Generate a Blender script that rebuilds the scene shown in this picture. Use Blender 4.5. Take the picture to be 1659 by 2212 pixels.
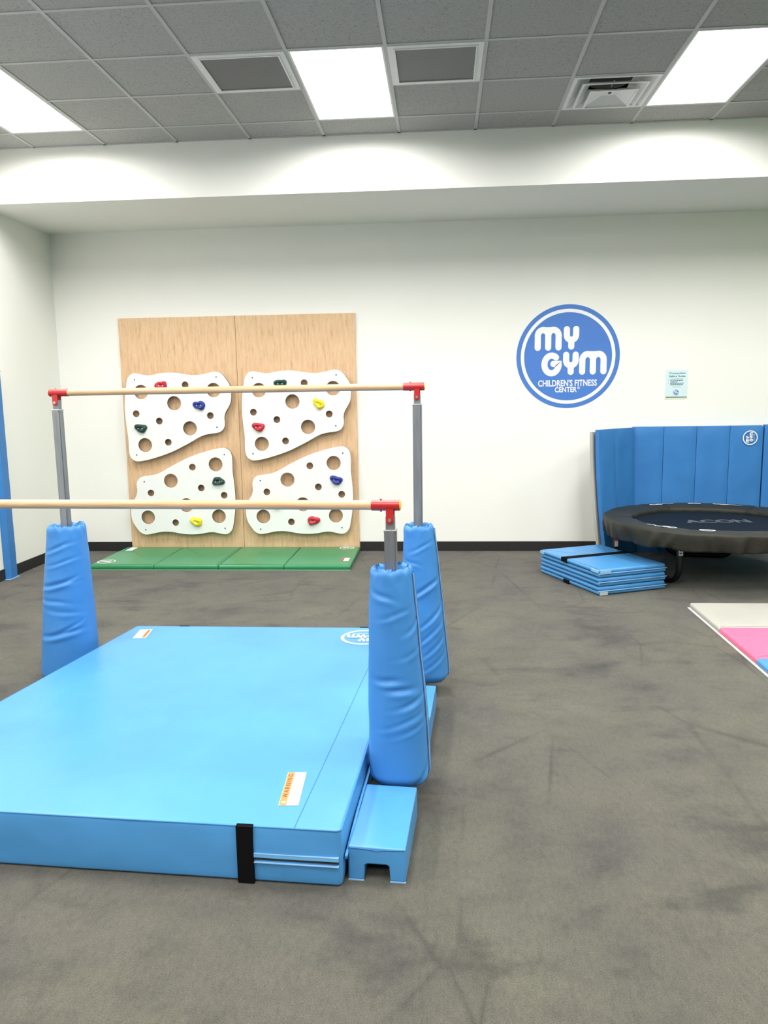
import bpy, bmesh, math, random
from mathutils import Vector, Matrix, noise
random.seed(7)
for o in list(bpy.data.objects): bpy.data.objects.remove(o)
S = bpy.context.scene
C = S.collection
PI = math.pi

# ------------------------------------------------------------------ camera
cam = bpy.data.cameras.new('camera'); camo = bpy.data.objects.new('camera', cam); C.objects.link(camo)
CAM_H = 1.569
pit, yaw, rol = 0.1483, -0.0771, -0.0157
fw = Vector((math.sin(yaw)*math.cos(pit), math.cos(yaw)*math.cos(pit), -math.sin(pit)))
rt = Vector((math.cos(yaw), -math.sin(yaw), 0)); up = rt.cross(fw)
r2 = math.cos(rol)*rt + math.sin(rol)*up; u2 = -math.sin(rol)*rt + math.cos(rol)*up
m = Matrix.Identity(4)
for i in range(3): m[i][0] = r2[i]; m[i][1] = u2[i]; m[i][2] = -fw[i]
m[0][3], m[1][3], m[2][3] = 0, 0, CAM_H
camo.matrix_world = m
cam.sensor_fit = 'HORIZONTAL'; cam.sensor_width = 36; cam.lens = 1664.6/1659*36
cam.clip_start = 0.05; cam.clip_end = 60
S.camera = camo

# ------------------------------------------------------------------ light and exposure
w = bpy.data.worlds.new('world'); S.world = w; w.use_nodes = True
w.node_tree.nodes['Background'].inputs[0].default_value = (0.8, 0.85, 0.9, 1)
w.node_tree.nodes['Background'].inputs[1].default_value = 0.05
S.view_settings.view_transform = 'Standard'; S.view_settings.look = 'None'
S.view_settings.gamma = 1; S.view_settings.use_curve_mapping = False
S.view_settings.exposure = 0.29
LIGHT, WATT, SPREAD = 3.0, 44.0, 170.0     # glow of the ceiling panels; power and beam spread of their lamps

# ------------------------------------------------------------------ room dimensions
XL, XR, YB, YF = -3.92, 5.2, 7.771, -3.6
ZC, ZS, YBULK = 3.668, 3.232, 6.581
T = 0.6096; GX, GY = -2.776, 6.225          # ceiling grid origin

# ------------------------------------------------------------------ materials
MATS = {}
def nodes(name):
    m = bpy.data.materials.new(name); m.use_nodes = True; MATS[name] = m
    nt = m.node_tree; b = nt.nodes['Principled BSDF']
    return m, nt, b
def L(nt, a, b): nt.links.new(a, b)
def coords(nt, scale=(1,1,1), kind='Object'):
    tc = nt.nodes.new('ShaderNodeTexCoord'); mp = nt.nodes.new('ShaderNodeMapping')
    mp.inputs['Scale'].default_value = scale; L(nt, tc.outputs[kind], mp.inputs['Vector']); return mp.outputs[0]
def noise_n(nt, vec, scale, detail=4, rough=.55):
    n = nt.nodes.new('ShaderNodeTexNoise'); n.inputs['Scale'].default_value = scale
    n.inputs['Detail'].default_value = detail; n.inputs['Roughness'].default_value = rough
    L(nt, vec, n.inputs['Vector']); return n.outputs['Fac']
def ramp(nt, fac, stops):
    r = nt.nodes.new('ShaderNodeValToRGB'); e = r.color_ramp.elements
    while len(e) < len(stops): e.new(.5)
    for i, (p, c) in enumerate(stops):
        e[i].position = p; e[i].color = (*c, 1) if len(c) == 3 else c
    L(nt, fac, r.inputs[0]); return r.outputs[0]
def mixc(nt, fac, a, b, mode='MIX'):
    x = nt.nodes.new('ShaderNodeMix'); x.data_type = 'RGBA'; x.blend_type = mode
    for s, v in ((x.inputs[0], fac), (x.inputs[6], a), (x.inputs[7], b)):
        if hasattr(v, 'links'): L(nt, v, s)
        elif isinstance(v, (int, float)): s.default_value = v
        else: s.default_value = (*v, 1)
    return x.outputs[2]
def bump(nt, b, h, strength, dist=.01, prev=None):
    n = nt.nodes.new('ShaderNodeBump'); n.inputs['Strength'].default_value = strength; n.inputs['Distance'].default_value = dist
    L(nt, h, n.inputs['Height'])
    if prev is not None: L(nt, prev, n.inputs['Normal'])
    L(nt, n.outputs[0], b.inputs['Normal']); return n.outputs[0]
def plain(name, col, rough=.5, metal=0, var=.06, scale=8, spec=.5):
    m, nt, b = nodes(name)
    v = coords(nt)
    f = noise_n(nt, v, scale, 3)
    lo = tuple(c*(1-var) for c in col); hi = tuple(min(1, c*(1+var)) for c in col)
    L(nt, ramp(nt, f, [(.3, lo), (.7, hi)]), b.inputs['Base Color'])
    b.inputs['Roughness'].default_value = rough; b.inputs['Metallic'].default_value = metal
    b.inputs['Specular IOR Level'].default_value = spec
    return m
def vinyl(name, col, rough=.42, bs=.12, wr=.35):
    m, nt, b = nodes(name)
    v = coords(nt)
    f = noise_n(nt, v, 2.5, 3)
    lo = tuple(c*.94 for c in col); hi = tuple(min(1, c*1.06) for c in col)
    L(nt, ramp(nt, f, [(.3, lo), (.7, hi)]), b.inputs['Base Color'])
    b.inputs['Roughness'].default_value = rough; b.inputs['Specular IOR Level'].default_value = .4
    fine = noise_n(nt, v, 420, 2)
    p = bump(nt, b, fine, bs, .0006)
    v2 = coords(nt, (5, 2.2, 5)); fold = noise_n(nt, v2, 1.6, 2, .4)
    bump(nt, b, fold, wr, .018, p)
    return m

def mk_wall(name, col):
    m, nt, b = nodes(name)
    v = coords(nt, kind='Generated') if 0 else coords(nt)
    f = noise_n(nt, v, 1.2, 3)
    L(nt, ramp(nt, f, [(.3, tuple(c*.975 for c in col)), (.7, col)]), b.inputs['Base Color'])
    b.inputs['Roughness'].default_value = .75; b.inputs['Specular IOR Level'].default_value = .25
    bump(nt, b, noise_n(nt, v, 160, 3), .12, .002)
    return m
mk_wall('wall_paint', (.86, .855, .81))
mk_wall('wall_green', (.12, .26, .10))
mk_wall('wall_grey', (.08, .08, .085))

def mk_carpet():
    m, nt, b = nodes('carpet')
    v = coords(nt)
    big = noise_n(nt, coords(nt, (1.0, 1.0, 1)), 1.5, 6, .62)
    c = ramp(nt, big, [(.30, (.048, .046, .044)), (.43, (.085, .081, .070)), (.60, (.100, .095, .077)), (.8, (.121, .114, .090))])
    md = noise_n(nt, v, 5.5, 5, .6)
    c = mixc(nt, .8, c, ramp(nt, md, [(.28, (.72, .72, .75)), (.46, (.98, .98, .98)), (.72, (1.12, 1.12, 1.08))]), 'MULTIPLY')
    dk = noise_n(nt, coords(nt, (.8, 1.5, 1)), 1.9, 5, .6)
    c = mixc(nt, 1.0, c, ramp(nt, dk, [(.33, (.66, .66, .70)), (.43, (1, 1, 1))]), 'MULTIPLY')
    nap = noise_n(nt, coords(nt, (1.6, .7, 1)), 38, 4, .7)
    c = mixc(nt, 1.0, c, ramp(nt, nap, [(.3, (.84, .84, .84)), (.5, (1, 1, 1)), (.7, (1.12, 1.12, 1.11))]), 'MULTIPLY')
    warm = noise_n(nt, v, .7, 3)
    c = mixc(nt, .6, c, ramp(nt, warm, [(.4, (1.0, .95, .97)), (.6, (.99, 1.0, .93))]), 'MULTIPLY')
    # vacuum tracks: thin straight creases
    vo = nt.nodes.new('ShaderNodeTexVoronoi'); vo.feature = 'DISTANCE_TO_EDGE'
    vo.inputs['Scale'].default_value = 1.5; vo.inputs['Randomness'].default_value = 1
    mpv = nt.nodes.new('ShaderNodeMapping'); mpv.inputs['Scale'].default_value = (1.3, .55, 1); mpv.inputs['Rotation'].default_value = (0, 0, .35)
    tcv = nt.nodes.new('ShaderNodeTexCoord'); L(nt, tcv.outputs['Object'], mpv.inputs[0]); L(nt, mpv.outputs[0], vo.inputs['Vector'])
    tr = ramp(nt, vo.outputs['Distance'], [(0, (.66, .66, .68)), (.008, (.80, .80, .81)), (.022, (1, 1, 1))])
    msk = ramp(nt, noise_n(nt, v, .9, 2), [(.46, (0, 0, 0)), (.60, (1, 1, 1))])
    c = mixc(nt, msk, c, mixc(nt, 1.0, c, tr, 'MULTIPLY'))
    sp = noise_n(nt, v, 230, 3, .7)
    c = mixc(nt, 1.0, c, ramp(nt, sp, [(.25, (.55, .55, .56)), (.5, (1, 1, 1)), (.75, (1.45, 1.45, 1.42))]), 'MULTIPLY')
    L(nt, c, b.inputs['Base Color'])
    b.inputs['Roughness'].default_value = .95; b.inputs['Specular IOR Level'].default_value = .1
    b.inputs['Sheen Weight'].default_value = .15
    p = bump(nt, b, sp, .5, .004)
    bump(nt, b, big, .25, .012, p)
mk_carpet()

def mk_tile():
    m, nt, b = nodes('ceiling_tile')
    v = coords(nt)
    oi = nt.nodes.new('ShaderNodeObjectInfo')
    a = nt.nodes.new('ShaderNodeVectorMath'); a.operation = 'ADD'; L(nt, v, a.inputs[0])
    k = nt.nodes.new('ShaderNodeVectorMath'); k.operation = 'SCALE'; L(nt, oi.outputs['Location'], k.inputs[0]); k.inputs[3].default_value = 3.7
    L(nt, k.outputs[0], a.inputs[1]); v = a.outputs[0]
    f = noise_n(nt, v, 75, 4, .7)
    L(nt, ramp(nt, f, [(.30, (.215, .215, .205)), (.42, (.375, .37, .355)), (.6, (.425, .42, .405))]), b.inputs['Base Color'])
    b.inputs['Roughness'].default_value = .9; b.inputs['Specular IOR Level'].default_value = .1
    bump(nt, b, f, .5, .003)
mk_tile()

def mk_wood():
    m, nt, b = nodes('maple_board')
    f = noise_n(nt, coords(nt, (22, 22, 3.2)), 1.6, 6, .65)
    c = ramp(nt, f, [(.22, (.44, .25, .12)), (.42, (.66, .43, .245)), (.58, (.72, .49, .295)), (.8, (.79, .565, .36))])
    g = noise_n(nt, coords(nt, (85, 85, 16)), 1.2, 4, .7)
    c = mixc(nt, .9, c, ramp(nt, g, [(.27, (.58, .45, .36)), (.38, (1, 1, 1)), (.8, (1.02, 1.02, 1.02))]), 'MULTIPLY')
    L(nt, c, b.inputs['Base Color']); b.inputs['Roughness'].default_value = .5
mk_wood()
def mk_bar():
    m, nt, b = nodes('bar_wood')
    f = noise_n(nt, coords(nt, (1.5, 60, 60)), 1.5, 4, .6)
    L(nt, ramp(nt, f, [(.3, (.56, .34, .175)), (.6, (.68, .44, .25)), (.8, (.73, .49, .29))]), b.inputs['Base Color'])
    b.inputs['Roughness'].default_value = .38
mk_bar()
def mk_steel():
    m, nt, b = nodes('galvanised_steel')
    f = noise_n(nt, coords(nt, (30, 30, 3)), 1.5, 5, .6)
    L(nt, ramp(nt, f, [(.3, (.24, .25, .27)), (.7, (.34, .35, .36))]), b.inputs['Base Color'])
    b.inputs['Metallic'].default_value = .75; b.inputs['Roughness'].default_value = .48
mk_steel()

BLUE = (.050, .225, .56)
vinyl('blue_vinyl', BLUE, .42, .12, .10)
vinyl('blue_vinyl_mat', (.072, .285, .60), .34, .10, .22)
vinyl('blue_vinyl_wall', (.038, .19, .50), .5, .10, .25)
plain('blue_hem', (.28, .50, .76), .5)
plain('blue_seam', (.035, .15, .38), .6)
plain('grey_hem', (.45, .48, .52), .6)
vinyl('green_vinyl', (.040, .25, .105), .30, .1, .15)
plain('green_hem', (.20, .52, .30), .5)
plain('green_seam', (.012, .075, .03), .6)
vinyl('pink_vinyl', (.84, .155, .29), .42, .1, .1)
vinyl('grey_vinyl', (.45, .44, .395), .45, .1, .1)
plain('white_hem', (.80, .79, .76), .6)
plain('black_strap', (.005, .005, .0055), .9, spec=.08)
plain('zip_blue', (.15, .42, .74), .5)
plain('black_base', (.014, .013, .013), .55)
plain('white_metal', (.74, .74, .72), .45, var=.03)
plain('grid_metal', (.46, .46, .45), .5, var=.02)
plain('plate_white', (.84, .84, .83), .4, var=.015)
plain('plate_edge_shade', (.16, .15, .14), .5)  # shade on the white plates' sides, put into the colour; spacers share it
plain('red_metal', (.50, .022, .022), .32, var=.08)
plain('yellow_cap', (.85, .60, .06), .4)
plain('bolt_metal', (.60, .60, .58), .3, .85)
plain('dark_screw', (.10, .10, .10), .4, .5)
for n, c in (('red', (.52, .018, .035)), ('blue', (.015, .028, .27)), ('green', (.006, .045, .032)), ('yellow', (.86, .70, .015))):
    plain('hold_'+n, c, .38, var=.1, scale=30)
plain('black_tube', (.008, .008, .009), .35)
plain('bed_navy', (.006, .012, .022), .9, scale=60, spec=.12)
plain('bed_print', (.085, .095, .115), .8, spec=.1)
plain('white_print', (.84, .84, .84), .6, var=.01)
plain('logo_blue', (.058, .185, .56), .55, var=.02)
plain('orange_print', (.95, .24, .06), .6, var=.02)
plain('red_print', (.70, .05, .05), .6)
plain('black_print', (.02, .02, .02), .6)
plain('paper', (.62, .78, .80), .7, var=.05, scale=3)
plain('paper_green', (.16, .24, .08), .7, var=.3, scale=20)
plain('poster_blue', (.03, .12, .22), .7)
plain('laminate', (.78, .80, .76), .3)
plain('duct_dark', (.02, .02, .02), .8)
def mk_skirt():
    m, nt, b = nodes('skirt_vinyl')
    v = coords(nt)
    f = noise_n(nt, v, 3, 3)
    L(nt, ramp(nt, f, [(.3, (.014, .015, .011)), (.7, (.024, .024, .017))]), b.inputs['Base Color'])
    b.inputs['Roughness'].default_value = .55; b.inputs['Specular IOR Level'].default_value = .35
    bump(nt, b, noise_n(nt, v, 14, 3, .5), .35, .012)
mk_skirt()
def mk_grille():
    m, nt, b = nodes('grille_mesh')
    ck = nt.nodes.new('ShaderNodeTexChecker'); ck.inputs['Scale'].default_value = 1
    L(nt, coords(nt, (110, 110, 110)), ck.inputs['Vector'])
    ck.inputs['Color1'].default_value = (.23, .23, .23, 1); ck.inputs['Color2'].default_value = (.10, .10, .10, 1)
    L(nt, ck.outputs['Color'], b.inputs['Base Color']); b.inputs['Roughness'].default_value = .6
mk_grille()
def mk_emit():
    m, nt, b = nodes('light_diffuser')
    b.inputs['Base Color'].default_value = (.9, .9, .9, 1)
    b.inputs['Emission Color'].default_value = (1.0, .985, .955, 1)
    b.inputs['Emission Strength'].default_value = LIGHT
mk_emit()

# ------------------------------------------------------------------ object helpers
BASE = {}
def base_of(p): return BASE.get(p.name, Vector((0, 0, 0)))
def link(name, me, mat=None, parent=None, loc=None):
    """a mesh whose vertices are in world coordinates; its origin goes to loc (or its parent's base)"""
    o = bpy.data.objects.new(name, me); C.objects.link(o)
    b = base_of(parent) if parent else Vector(loc or (0, 0, 0))
    me.transform(Matrix.Translation(-b))
    if parent: o.parent = parent
    else: o.location = b
    BASE[o.name] = b
    if mat: me.materials.append(MATS[mat])
    return o
def from_bm(name, bm, mat, parent=None, loc=None, smooth=False, wn=False):
    bmesh.ops.recalc_face_normals(bm, faces=bm.faces)
    me = bpy.data.meshes.new(name); bm.to_mesh(me); bm.free()
    if smooth:
        for p in me.polygons: p.use_smooth = True
    o = link(name, me, mat, parent, loc)
    if wn:
        md = o.modifiers.new('normals', 'WEIGHTED_NORMAL'); md.keep_sharp = True
    return o
def from_py(name, vs, fs, mat, parent=None, loc=None, smooth=False):
    me = bpy.data.meshes.new(name); me.from_pydata([tuple(v) for v in vs], [], fs); me.update()
    if smooth:
        for p in me.polygons: p.use_smooth = True
    return link(name, me, mat, parent, loc)
def empty(name, loc):
    o = bpy.data.objects.new(name, None); C.objects.link(o); o.location = loc; o.empty_display_size = .1
    BASE[o.name] = Vector(loc); return o
def tag(o, label, cat, group=None):
    o['label'] = label; o['category'] = cat
    if group: o['group'] = group
    return o
def struct(o, label=None):
    o['kind'] = 'structure'
    if label: o['label'] = label
    return o
def dup(o, parent=None):
    c = o.copy(); C.objects.link(c); c.parent = parent; BASE[c.name] = BASE.get(o.name, Vector((0,0,0))).copy()
    for ch in list(o.children): dup(ch, c)
    return c

def add_hexa(bm, P):
    """P: 4 bottom points then 4 top points"""
    v = [bm.verts.new(p) for p in P]
    for f in ((3,2,1,0), (4,5,6,7), (0,1,5,4), (1,2,6,5), (2,3,7,6), (3,0,4,7)): bm.faces.new([v[i] for i in f])
def add_box(bm, x0, x1, y0, y1, z0, z1, M=None):
    P = [(x0,y0,z0),(x1,y0,z0),(x1,y1,z0),(x0,y1,z0),(x0,y0,z1),(x1,y0,z1),(x1,y1,z1),(x0,y1,z1)]
    if M is not None: P = [M @ Vector(p) for p in P]
    add_hexa(bm, P)
def box(name, x0, x1, y0, y1, z0, z1, mat, parent=None, loc=None, bev=0, seg=2, M=None):
    bm = bmesh.new(); add_box(bm, x0, x1, y0, y1, z0, z1, M)
    if bev: bmesh.ops.bevel(bm, geom=list(bm.edges), offset=bev, segments=seg, profile=.5, affect='EDGES')
    return from_bm(name, bm, mat, parent, loc, bool(bev), bool(bev))
def add_tube(bm, pts, r, n=14, cap=True):
    pts = [Vector(p) for p in pts]; rings = []
    t0 = (pts[1]-pts[0]).normalized()
    a = t0.orthogonal().normalized()
    for i, p in enumerate(pts):
        t = ((pts[min(i+1, len(pts)-1)]-pts[max(i-1, 0)])).normalized()
        a = (a - t*a.dot(t)).normalized(); b = t.cross(a)
        rr = r[i] if isinstance(r, (list, tuple)) else r
        rings.append([bm.verts.new(p+rr*(math.cos(2*PI*k/n)*a+math.sin(2*PI*k/n)*b)) for k in range(n)])
    for i in range(len(rings)-1):
        for k in range(n): bm.faces.new((rings[i][k], rings[i][(k+1)%n], rings[i+1][(k+1)%n], rings[i+1][k]))
    if cap: bm.faces.new(rings[0][::-1]); bm.faces.new(rings[-1])
def tube(name, pts, r, mat, parent=None, loc=None, n=14, flat_caps=True):
    bm = bmesh.new(); add_tube(bm, pts, r, n); o = from_bm(name, bm, mat, parent, loc, True)
    o.data.set_sharp_from_angle(angle=.8); return o
def round_plan(P, rad, step, nseg=4):
    """densified outline of a convex polygon (counter-clockwise) with rounded corners"""
    P = [Vector((p[0], p[1])) for p in P]; out = []
    n = len(P)
    for i in range(n):
        a, b, c = P[i-1], P[i], P[(i+1)%n]
        d0 = (a-b).normalized(); d1 = (c-b).normalized()
        ang = math.acos(max(-1, min(1, d0.dot(d1))))
        if ang > PI-.05: out.append(b); continue
        tl = rad/math.tan(ang/2); cc = b+(d0+d1).normalized()*(rad/math.sin(ang/2))
        s = b+d0*tl; e = b+d1*tl
        a0 = math.atan2(s.y-cc.y, s.x-cc.x); a1 = math.atan2(e.y-cc.y, e.x-cc.x)
        da = (a1-a0+PI) % (2*PI)-PI
        for k in range(nseg+1): out.append(cc+rad*Vector((math.cos(a0+da*k/nseg), math.sin(a0+da*k/nseg))))
    res = []
    for i in range(len(out)):
        a, b = out[i], out[(i+1) % len(out)]; l = (b-a).length; k = max(1, int(l/step))
        for j in range(k): res.append(a+(b-a)*(j/k))
    return res
def soft_slab(name, P, z0, z1, mat, parent=None, loc=None, rad=.02, edge=.012, step=.08, amp=0, freq=6, bulge=0, nz=6, seed=0, top_amp=0):
    """padded slab: rounded plan, rounded top and bottom edges, wrinkled sides, gridded top"""
    pl = round_plan(P, rad, step); n = len(pl)
    ctr = sum(pl, Vector((0, 0)))/n
    nor = []
    for i in range(n):
        t = (pl[(i+1) % n]-pl[i-1]).normalized(); nor.append(Vector((t.y, -t.x)))
    prof = [(edge, z0), (edge*.3, z0+edge*.3), (0, z0+edge)]
    for k in range(1, nz): prof.append((0, z0+edge+(z1-z0-2*edge)*k/nz))
    prof += [(0, z1-edge), (edge*.3, z1-edge*.3), (edge, z1)]
    bm = bmesh.new(); rings = []
    for (ins, z) in prof:
        h = (z-z0)/(z1-z0); ring = []
        for i in range(n):
            q = Vector((pl[i].x*freq, pl[i].y*freq, z*freq*1.4+seed))
            d = -ins + bulge*math.sin(PI*h)
            if amp: d += amp*noise.noise(q)*min(1, 4*h*(1-h)+.25)
            p = pl[i]+nor[i]*d
            ring.append(bm.verts.new((p.x, p.y, z)))
        rings.append(ring)
    for a, b in zip(rings[:-1], rings[1:]):
        for i in range(n): bm.faces.new((a[i], a[(i+1) % n], b[(i+1) % n], b[i]))
    bm.faces.new(rings[0][::-1])
    top = rings[-1]
    if top_amp:
        prev = top
        for s in (.94, .8, .6, .4, .2, .07):
            cur = []
            for i in range(n):
                p = ctr+(Vector(top[i].co[:2])-ctr)*s
                z = z1+top_amp*noise.noise(Vector((p.x*2.2, p.y*1.6, seed+9)))*(1-s)**.5
                cur.append(bm.verts.new((p.x, p.y, z)))
            for i in range(n): bm.faces.new((prev[i], prev[(i+1) % n], cur[(i+1) % n], cur[i]))
            prev = cur
        bm.faces.new(prev)
    else: bm.faces.new(top)
    return from_bm(name, bm, mat, parent, loc, True, True)

# flat print: shapes given in (u, v), laid on a plane
def lay(name, polys, O, ex, ey, mat, parent=None, loc=None, th=.0008):
    """polys: list of (verts2d, faces); a thin printed or cut layer on the plane O + u ex + v ey"""
    O, ex, ey = Vector(O), Vector(ex).normalized(), Vector(ey).normalized(); nn = ex.cross(ey)
    vs, fs = [], []
    for li, (V, F) in enumerate(polys):
        k = len(vs); t2 = th+.00012*li
        vs += [O+ex*p[0]+ey*p[1]+nn*t2 for p in V]
        fs += [[i+k for i in f] for f in F]
    return from_py(name, vs, fs, mat, parent, loc)
def rect2(u0, u1, v0, v1): return ([(u0,v0),(u1,v0),(u1,v1),(u0,v1)], [[0,1,2,3]])
def ring2(r0, r1, cx=0, cy=0, n=72, ky=1):
    V = []
    for k in range(n):
        a = 2*PI*k/n; V += [(cx+r0*math.cos(a), cy+ky*r0*math.sin(a)), (cx+r1*math.cos(a), cy+ky*r1*math.sin(a))]
    return (V, [[2*k, 2*k+1, (2*k+3) % (2*n), (2*k+2) % (2*n)] for k in range(n)])
def disc2(r, cx=0, cy=0, n=40, ky=1):
    return ([(cx+r*math.cos(2*PI*k/n), cy+ky*r*math.sin(2*PI*k/n)) for k in range(n)], [list(range(n))])
def stroke2(pts, wd, n=12):
    """a thick stroke along a polyline: mitred strip with half-round ends, one outline"""
    P = [Vector(p) for p in pts]; P = [p for k, p in enumerate(P) if k == 0 or (p-P[k-1]).length > 1e-6]
    h = wd/2; lo, hi = [], []
    for k, p in enumerate(P):
        d0 = (p-P[k-1]).normalized() if k else (P[1]-p).normalized()
        d1 = (P[k+1]-p).normalized() if k < len(P)-1 else d0
        t = d0+d1; t = t.normalized() if t.length > .2 else d0
        nn = Vector((-t.y, t.x)); q = h/max(.6, nn.dot(Vector((-d0.y, d0.x))))
        lo.append(p-nn*q); hi.append(p+nn*q)
    V = [tuple(v) for v in lo]+[tuple(v) for v in hi]; m_ = len(P)
    F = [[k, k+1, m_+k+1, m_+k] for k in range(m_-1)]
    for e, d in ((0, (P[0]-P[1]).normalized()), (m_-1, (P[-1]-P[-2]).normalized())):
        a0 = math.atan2(d.y, d.x); b0 = len(V); f = []
        for k in range(n+1):
            a = a0-PI/2+PI*k/n; V.append((P[e].x+h*math.cos(a), P[e].y+h*math.sin(a))); f.append(b0+k)
        F.append(f)
    return [(V, F)]
def arc(cx, cy, rx, ry, a0, a1, n=14):
    return [(cx+rx*math.cos(math.radians(a0+(a1-a0)*k/n)), cy+ry*math.sin(math.radians(a0+(a1-a0)*k/n))) for k in range(n+1)]
def text2(body, height, width=None, caps=False, bold=.0, align='CENTER', shear=0):
    cu = bpy.data.curves.new('lettering', 'FONT'); cu.body = body; cu.align_x = align; cu.resolution_u = 3
    cu.offset = bold; cu.shear = shear
    if caps:
        cu.small_caps_scale = .78
        for i, ch in enumerate(body): cu.body_format[i].use_small_caps = True
    ob = bpy.data.objects.new('lettering', cu); C.objects.link(ob)
    me = bpy.data.meshes.new_from_object(ob.evaluated_get(bpy.context.evaluated_depsgraph_get()))
    V = [(v.co.x, v.co.y) for v in me.vertices]; F = [list(p.vertices) for p in me.polygons]
    bpy.data.objects.remove(ob); bpy.data.curves.remove(cu); bpy.data.meshes.remove(me)
    if not V: return ([], [])
    x0, x1 = min(v[0] for v in V), max(v[0] for v in V); y0, y1 = min(v[1] for v in V), max(v[1] for v in V)
    sy = height/(y1-y0); sx = width/(x1-x0) if width else sy
    if align == 'LEFT': return ([((v[0]-x0)*sx, (v[1]-(y0+y1)/2)*sy) for v in V], F)
    return ([((v[0]-(x0+x1)/2)*sx, (v[1]-(y0+y1)/2)*sy) for v in V], F)
def shift2(p, du, dv): return ([(v[0]+du, v[1]+dv) for v in p[0]], p[1])

def my_gym(k=1.0):
    """the round-ended MY GYM lettering, in units of the emblem's radius * k"""
    q = lambda X, Y: ((X-629)/420*k, -(Y-641)/420*k); wd = 50/420*k
    def em(x0, xm, x1, yt, yb):
        l = []
        l += stroke2([q(x0, yb)]+[q(*p) for p in arc((x0+xm)/2, yt+46, (xm-x0)/2, 46, 180, 360)]+[q(xm, yb)], wd)
        l += stroke2([q(xm, yb)]+[q(*p) for p in arc((xm+x1)/2, yt+46, (x1-xm)/2, 46, 180, 360)]+[q(x1, yb)], wd)
        l += stroke2([q((x0+xm)/2-8, yt+2), q((xm+x1)/2+8, yt+2)], wd*.96)
        return l
    def wy(x0, x1, yt, yb):
        xm = (x0+x1)/2
        return stroke2([q(x0, yt)]+[q(*p) for p in arc(xm, yt+46, (x1-x0)/2, 40, 180, 0)]+[q(x1, yt)], wd) + stroke2([q(xm, yt+85), q(xm, yb)], wd)
    gl = stroke2([q(*p) for p in arc(497, 702, 58, 72, -52, -350, 26)]+[q(554, 698), q(512, 698)], wd)
    return [('letter_m', em(382, 467, 551, 423, 565)), ('letter_y', wy(617, 692, 420, 560)),
            ('letter_g', gl), ('letter_y', wy(615, 692, 626, 765)), ('letter_m', em(747, 833, 919, 623, 765))]
def mini_emblem(O, ex, ey, r, mat, parent, name='printed_emblem'):
    polys = [ring2(r*.86, r, n=48)]
    for _, l in my_gym(r): polys += l
    polys += [shift2(text2("CHILDREN'S FITNESS", r*.1, r*1.1), 0, -r*.5)]
    return lay(name, polys, O, ex, ey, mat, parent, th=.0012)

# ------------------------------------------------------------------ the room
bm = bmesh.new(); add_box(bm, XL-.2, XR+.2, YF-.2, YB+.2, -.1, 0)
struct(from_bm('floor', bm, 'carpet'), 'dark grey-brown carpet with vacuum tracks')
def wall(name, *b, mat='wall_paint'): return struct(box(name, *b, mat))
wall('wall_back', XL-.15, XR+.15, YB, YB+.15, 0, 4.0)
wall('wall_left', XL-.15, XL, YF-.15, YB, 0, 4.0)
wall('wall_right', XR, XR+.15, YF-.15, YB, 0, 4.0, mat='wall_green')
wall('wall_front', XL, XR, YF-.15, YF, 0, 4.0, mat='wall_grey')
wall('wall_bulkhead', XL, XR, YBULK, YB, ZS, ZC+.25)
BRD0, BRD1 = -3.262, -.855
for i, (a, b) in enumerate(((XL, BRD0-.002), (BRD1+.004, XR))):
    struct(box('baseboard_back', a, b, YB-.012, YB, 0, .099, 'black_base', bev=.003))
struct(box('baseboard_left', XL, XL+.012, YF, YB-.012, 0, .099, 'black_base', bev=.003))
struct(box('baseboard_right', XR-.012, XR, YF, YB-.012, 0, .099, 'black_base', bev=.003))

ceil = struct(box('ceiling', XL, XR, YF, YBULK, ZC+.2, ZC+.3, 'wall_paint'))
# suspended grid
kx0, kx1 = -2, 13
cells_special = {}
lights = [(k, j) for j in (0, 4, 8, 12) for k in (-1, 3, 7, 11)]
for k, j in lights: cells_special[(k, j)] = 1; cells_special[(k, j+1)] = 1
for c in ((2, 1), (4, 1), (6, 0)): cells_special[c] = 1
tile_me = {}
def cell(k, j):
    x0 = max(XL, GX+k*T); x1 = min(XR, GX+(k+1)*T)
    y1 = min(YBULK, GY-j*T); y0 = max(YF, GY-(j+1)*T)
    return x0, x1, y0, y1
for j in range(-1, 17):
    for k in range(kx0, kx1+1):
        if (k, j) in cells_special: continue
        x0, x1, y0, y1 = cell(k, j)
        if x1-x0 < .03 or y1-y0 < .03: continue
        key = (round(x1-x0, 3), round(y1-y0, 3))
        if key not in tile_me:
            hx, hy = key[0]/2-.004, key[1]/2-.004
            bm = bmesh.new(); add_box(bm, -hx, hx, -hy, hy, 0, .016)
            bmesh.ops.bevel(bm, geom=[e for e in bm.edges if all(v.co.z < .001 for v in e.verts)], offset=.004, segments=1, affect='EDGES')
            me = bpy.data.meshes.new('ceiling_tile'); bm.to_mesh(me); bm.free(); me.materials.append(MATS['ceiling_tile']); tile_me[key] = me
        o = bpy.data.objects.new('ceiling_tile', tile_me[key]); C.objects.link(o); o.parent = ceil
        o.location = Vector(((x0+x1)/2, (y0+y1)/2, ZC+.004+random.uniform(0, .002)))
for k in range(kx0+1, kx1+1):
    x = GX+k*T
    if XL < x < XR: box('grid_bar', x-.012, x+.012, YF, YBULK, ZC, ZC+.006, 'grid_metal', ceil)
for j in range(0, 17):
    y = GY-j*T
    if y <= YF: continue
    cuts = sorted(GX+k*T for k, jj in lights if jj+1 == j); x = XL
    for c in cuts+[XR]:
        if c-x > .02: box('grid_bar', x, c, y-.012, y+.012, ZC+.0006, ZC+.0062, 'grid_metal', ceil)
        x = c+T
box('edge_angle', XL, XR, YBULK-.022, YBULK, ZC, ZC+.006, 'grid_metal', ceil)
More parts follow.
